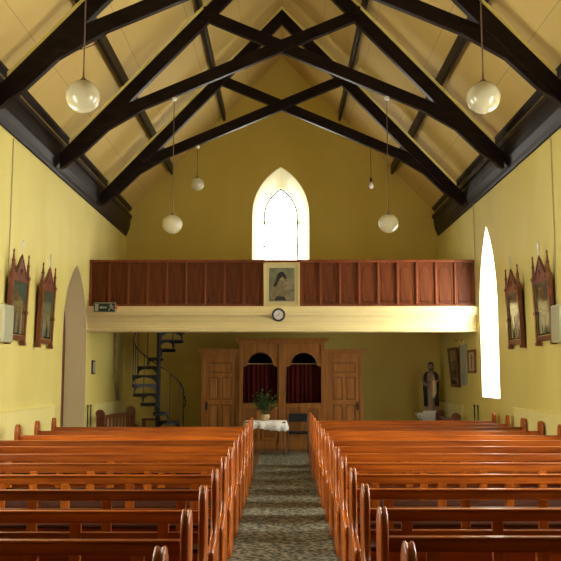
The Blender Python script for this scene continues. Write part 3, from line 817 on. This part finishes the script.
# small pictures
t = thing('framed_picture', 'tiny dark framed picture on the left wall under the gallery', 'picture', (-3.998, 17.62, 1.66))
MB().box(0, 0.025, -0.13, 0.13, 0, 0.29).build('frame', 'black', t, 0.005)
MB().box(0.024, 0.028, -0.095, 0.095, 0.035, 0.255).build('print', 'grey_white', t)
def side_pic(y0, y1, z0, z1, lean, label, inner, frame_m, fw):
    t = thing('framed_picture', label, 'picture', (3.995, (y0 + y1) / 2, z0))
    t.rotation_euler = (0, R(-lean), 0)
    w = (y1 - y0) / 2; h = z1 - z0
    m = MB()
    for a, b, c_, d in ((-w, w, 0, fw), (-w, w, h - fw, h), (-w, -w + fw, fw, h - fw), (w - fw, w, fw, h - fw)): m.box(-0.04, 0, a, b, c_, d)
    m.build('frame', frame_m, t, 0.005)
    MB().box(-0.022, -0.004, -w + fw * 0.9, w - fw * 0.9, fw * 0.9, h - fw * 0.9).build('print', inner, t)
    return t
side_pic(18.7, 19.6, 1.37, 2.27, 4.5, 'large dark framed picture leaning out from the right wall near the statue', painting_mat('brown_print', [(0.4, (0.05, 0.045, 0.025)), (0.8, (0.14, 0.12, 0.06)), (1.2, (0.22, 0.19, 0.10))], 9), 'frame', 0.06)
side_pic(17.98, 18.52, 1.42, 2.30, 0, 'tall plain grey-white notice panel on the right wall between two framed pictures', 'grey_white', 'grey_white', 0.02)
t = side_pic(17.15, 17.80, 1.68, 2.17, 0, 'small dark framed picture with a crucifix on the right wall next to the lancet window', 'mount', 'frame', 0.05)
m = MB().box(-0.034, -0.02, -0.012, 0.012, 0.09, 0.40); m.box(-0.034, -0.02, -0.08, 0.08, 0.30, 0.325); m.build('crucifix', 'frame', t)
t = thing('brass_bracket', 'small brass bracket lamp on the right wall above the notice panel', 'wall bracket', (3.998, 18.25, 2.36))
m = MB(); m.lathe([(0.035, -0.02), (0.035, 0.06)], (-0.02, 0, 0), 10); m.build('wall_plate', 'gilt', t)
MB().tube([(-0.03, 0, 0.0), (-0.10, 0, -0.02), (-0.16, 0, 0.01)], 0.012, 6).build('arm', 'gilt', t)
MB().lathe([(0.012, 0.0), (0.045, 0.02), (0.055, 0.06), (0.03, 0.075)], (-0.16, 0, 0), 12).build('cup', 'gilt', t, smooth=True)

# ------------------------------------------------------------------ statue on its plinth
t = thing('plinth', 'white plinth carrying the statue in the right back corner', 'plinth', (3.55, 20.35, 0))
m = MB(); m.box(-0.20, 0.20, -0.19, 0.19, 0, 0.60); m.box(-0.24, 0.24, -0.23, 0.23, 0, 0.10); m.build('shaft', 'white', t, 0.008)
m = MB(); m.box(-0.29, 0.29, -0.25, 0.25, 0.66, 0.735); m.box(-0.245, 0.245, -0.22, 0.22, 0.60, 0.66); m.build('top_slab', 'white', t, 0.01)
def statue():
    t = thing('statue', 'painted statue of a robed saint in a dark mantle, standing in the right back corner', 'statue', (3.62, 20.32, 0.735), R(-12))
    MB().lathe([(0.20, 0), (0.20, 0.035), (0.17, 0.055)], n=20).build('base', 'white', t)
    # one continuous body: robe, torso, neck, head, arms and hands fused
    b = MB()
    prof = [(0.165, 0.05), (0.168, 0.10), (0.150, 0.30), (0.142, 0.50), (0.135, 0.62), (0.128, 0.72), (0.140, 0.82), (0.150, 0.90), (0.135, 0.955), (0.075, 0.985), (0.046, 1.0), (0.044, 1.035), (0.06, 1.055), (0.074, 1.09), (0.078, 1.125), (0.072, 1.165), (0.052, 1.195), (0.01, 1.21)]
    b.rings([[(r * math.cos(2 * PI * k_ / 32) * (1 if z < 1.0 else 0.88) * (1 + (0.05 * math.sin(k_ * PI / 2.0) if z < 0.66 else 0)), r * 0.78 * math.sin(2 * PI * k_ / 32) * (1 if z < 1 else 1.25) * (1 + (0.05 * math.sin(k_ * PI / 2.0) if z < 0.66 else 0)), z) for k_ in range(32)] for r, z in prof])
    b.ball((0, -0.082, 1.105), 0.014, 8, 6, 1.6)                         # nose
    b.ball((0, -0.062, 1.06), 0.022, 8, 6, 0.8)                          # chin
    b.tube([(-0.135, 0, 0.91), (-0.175, -0.03, 0.78), (-0.165, -0.10, 0.69), (-0.10, -0.17, 0.66)], [0.05, 0.048, 0.046, 0.036], 10)
    b.tube([(0.135, 0, 0.91), (0.165, -0.03, 0.79), (0.13, -0.11, 0.75), (0.02, -0.16, 0.80)], [0.05, 0.048, 0.044, 0.034], 10)
    def hand(c, d, up):
        c, d, up = Vector(c), Vector(d).normalized(), Vector(up).normalized()
        sd = d.cross(up)
        b.tube([c - d * 0.02, c + d * 0.03], [0.026, 0.024], 8)
        for j, L in enumerate((0.045, 0.052, 0.048, 0.038)):
            o_ = sd * (0.024 - 0.016 * j)
            b.tube([c + d * 0.02 + o_, c + d * (0.03 + L * 0.6) + o_, c + d * (0.03 + L) + o_ - up * 0.012], [0.009, 0.0085, 0.007], 6)
        b.tube([c + sd * 0.02, c + sd * 0.038 + d * 0.03, c + sd * 0.034 + d * 0.055], [0.010, 0.009, 0.007], 6)
    hand((-0.09, -0.185, 0.66), (0.4, -0.9, 0.1), (0, 0.1, 1))
    hand((0.0, -0.17, 0.81), (-0.9, -0.2, 0.35), (0, -1, 0))
    o = b.build('body', 'robe', t, smooth=True)
    rm = o.modifiers.new('fuse', 'REMESH'); rm.mode = 'VOXEL'; rm.voxel_size = 0.008; rm.use_smooth_shade = True
    MB().lathe([(0.058, 1.02), (0.073, 1.06), (0.080, 1.10), (0.082, 1.13), (0.076, 1.18), (0.055, 1.215), (0.01, 1.228)], (0, 0.014, 0), 20, 0.9, 1.05).build('hair', 'hair', t, smooth=True)
    fm = MB()
    rows = []
    for zz, rx, ry in ((1.035, 0.030, 0.04), (1.06, 0.048, 0.066), (1.10, 0.055, 0.079), (1.135, 0.054, 0.078), (1.165, 0.045, 0.064)):
        fo = [(rx * 1.08 * math.sin(R(a)), -ry * 1.12 * math.cos(R(a)) , zz) for a in range(-75, 76, 15)]
        rows.append(fo + [(x * 0.9, y + 0.03, z) for x, y, z in fo[::-1]])
    fm.rings(rows)
    fm.ball((0, -0.088, 1.098), 0.011, 8, 6, 1.8)
    fm.build('face', 'skin', t, smooth=True)
    fm = MB()
    for q in (-1, 1): fm.ball((q * 0.022, -0.079, 1.118), 0.007, 8, 6, 0.7)
    fm.bar((-0.016, -0.078, 1.068), (0.016, -0.078, 1.068), 0.006, 0.006)
    fm.build('eyes_and_mouth', 'hair', t)
    # mantle: dark cloak over shoulders and back, open in front
    rows = []
    for z, rx, ry, half in ((0.16, 0.185, 0.165, 152), (0.40, 0.185, 0.165, 150), (0.62, 0.195, 0.165, 148), (0.80, 0.200, 0.155, 146), (0.90, 0.180, 0.130, 146), (0.96, 0.14, 0.11, 146), (0.995, 0.085, 0.085, 146)):
        fo = []
        for i in range(33):
            a = R(-half + 2 * half * i / 32)
            w = 1 + 0.035 * math.sin(i * 1.7) * (1 if z < 0.8 else 0.2)
            fo.append((rx * w * math.sin(a), ry * w * math.cos(a), z))
        rows.append(fo + [(x * 0.93, y * 0.93, zz) for x, y, zz in fo[::-1]])
    MB().rings(rows).build('mantle', 'mantle', t, smooth=True)
    # pale fold of the inner cloth held across the front
    MB().tube([(0.05, -0.125, 0.86), (0.085, -0.150, 0.70), (0.085, -0.150, 0.50), (0.06, -0.140, 0.36)], [0.03, 0.045, 0.05, 0.03], 10).build('held_cloth', 'plaster', t, smooth=True)
statue()

# ------------------------------------------------------------------ table, cloth, plant, chair
t = thing('side_table', 'small table with thin dark legs at the far end of the aisle', 'table', (-0.34, 17.52, 0.011))
MB().box(-0.415, 0.415, -0.24, 0.24, 0.645, 0.675).build('tabletop', 'oak_dark', t, 0.005)
for a in (-1, 1):
    for b in (-1, 1): MB().tube([(a * 0.345, b * 0.19, 0.65), (a * 0.385, b * 0.22, 0)], 0.013, 8).build('leg', 'chrome', t)
def cloth():
    m = MB(); N = 96
    hx, hy = 0.43, 0.255
    rr = random.Random(3)
    def per(i, ex):
        a = 2 * PI * i / N
        c_, s_ = math.cos(a), math.sin(a)
        p = 5.0
        k_ = (abs(c_) ** p + abs(s_) ** p) ** (-1 / p)
        return (hx + ex) * c_ * k_, (hy + ex) * s_ * k_, k_
    ph = [rr.uniform(0, 6) for _ in range(3)]
    rows = []
    for ex, drop in ((-0.2, 0), (-0.05, 0), (-0.008, 0.001), (0.004, 0.010), (0.012, 0.06), (0.022, 1)):
        row = []
        for i in range(N):
            x, y, k_ = per(i, ex)
            a = 2 * PI * i / N
            wob = 0.016 * math.sin(11 * a + ph[0]) + 0.012 * math.sin(19 * a + ph[1])
            z = 0.684 - drop
            if drop == 1:
                z = 0.684 - (0.15 + 0.10 * (k_ - 1) / 0.3 + 0.028 * math.sin(5 * a + ph[2]) + 0.010 * math.sin(23 * a))
            f_ = min(1, drop * 10) if drop < 1 else 1.6
            row.append((x + math.cos(a) * wob * f_, y + math.sin(a) * wob * f_, z))
        rows.append(row)
    rv = m.rings(rows, cap=False)
    m.bm.verts.ensure_lookup_table()
    m.bm.faces.new([m.bm.verts[i] for i in range(N)])
    o = m.build('tablecloth', 'linen', None, smooth=True)
    sd = o.modifiers.new('thick', 'SOLIDIFY'); sd.thickness = 0.006; sd.offset = 0
    o.location = (-0.34, 17.52, 0.011)
    tag(o, 'white lace cloth draped over the small table at the aisle end', 'tablecloth')
cloth()
t = thing('potted_plant', 'bushy green plant in a cream pot on the white tablecloth', 'plant', (-0.36, 17.52, 0.699))
MB().lathe([(0.001, 0), (0.055, 0), (0.08, 0.02), (0.105, 0.06), (0.11, 0.09), (0.095, 0.115), (0.10, 0.125), (0.09, 0.125), (0.08, 0.10), (0.001, 0.098)], n=20).build('pot', 'pot', t, smooth=True)
rr = random.Random(11); sm = MB(); lm = MB()
for i in range(30):
    a = rr.uniform(0, 2 * PI); sp = rr.uniform(0.05, 0.27); h = rr.uniform(0.30, 0.66) - sp * 0.6
    tip = Vector((sp * math.cos(a), sp * math.sin(a) * 0.8, 0.12 + h * 0.85))
    base = Vector((0.02 * math.cos(a), 0.02 * math.sin(a), 0.115))
    midp = (base + tip) / 2 + Vector((0, 0, 0.05))
    sm.tube([base, midp, tip], [0.004, 0.003, 0.002], 5)
    for j in range(7):
        q = 0.35 + 0.65 * j / 6
        c_ = base.lerp(tip, q) + Vector((0, 0, 0.05 * 4 * q * (1 - q) * 0.5))
        aa = a + (1 if j % 2 else -1) * rr.uniform(0.3, 1.4)
        d = Vector((math.cos(aa), math.sin(aa), rr.uniform(-0.2, 0.9))).normalized()
        L, w = rr.uniform(0.08, 0.14), rr.uniform(0.020, 0.034)
        sd = d.cross(Vector((rr.uniform(-0.4, 0.4), rr.uniform(-0.4, 0.4), 1))).normalized() * w
        up = sd.cross(d).normalized() * 0.006
        lm.poly([c_, c_ + d * L * 0.45 + sd, c_ + d * L, c_ + d * L * 0.45 + up])
        lm.poly([c_, c_ + d * L * 0.45 + up, c_ + d * L, c_ + d * L * 0.45 - sd])
sm.build('stems', 'leaf', t); lm.build('foliage', 'leaf', t)

t = thing('chair', 'black padded chair with thin metal legs beside the small table', 'chair', (0.335, 17.62, 0.011))
MB().box(-0.20, 0.20, -0.40, 0.0, 0.425, 0.47).build('seat', 'vinyl', t, 0.018, seg=3)
MB().box(-0.195, 0.195, 0.0, 0.035, 0.655, 0.83).build('backrest', 'vinyl', t, 0.014, seg=3)
for s in (-1, 1):
    MB().tube([(s * 0.205, 0.018, 0.80), (s * 0.205, 0.015, 0.44), (s * 0.21, 0.06, 0.0)], 0.012, 8).build('leg', 'chrome', t)
    MB().tube([(s * 0.205, 0.0, 0.43), (s * 0.205, -0.37, 0.43), (s * 0.205, -0.385, 0.41), (s * 0.21, -0.40, 0)], 0.012, 8).build('leg', 'chrome', t)
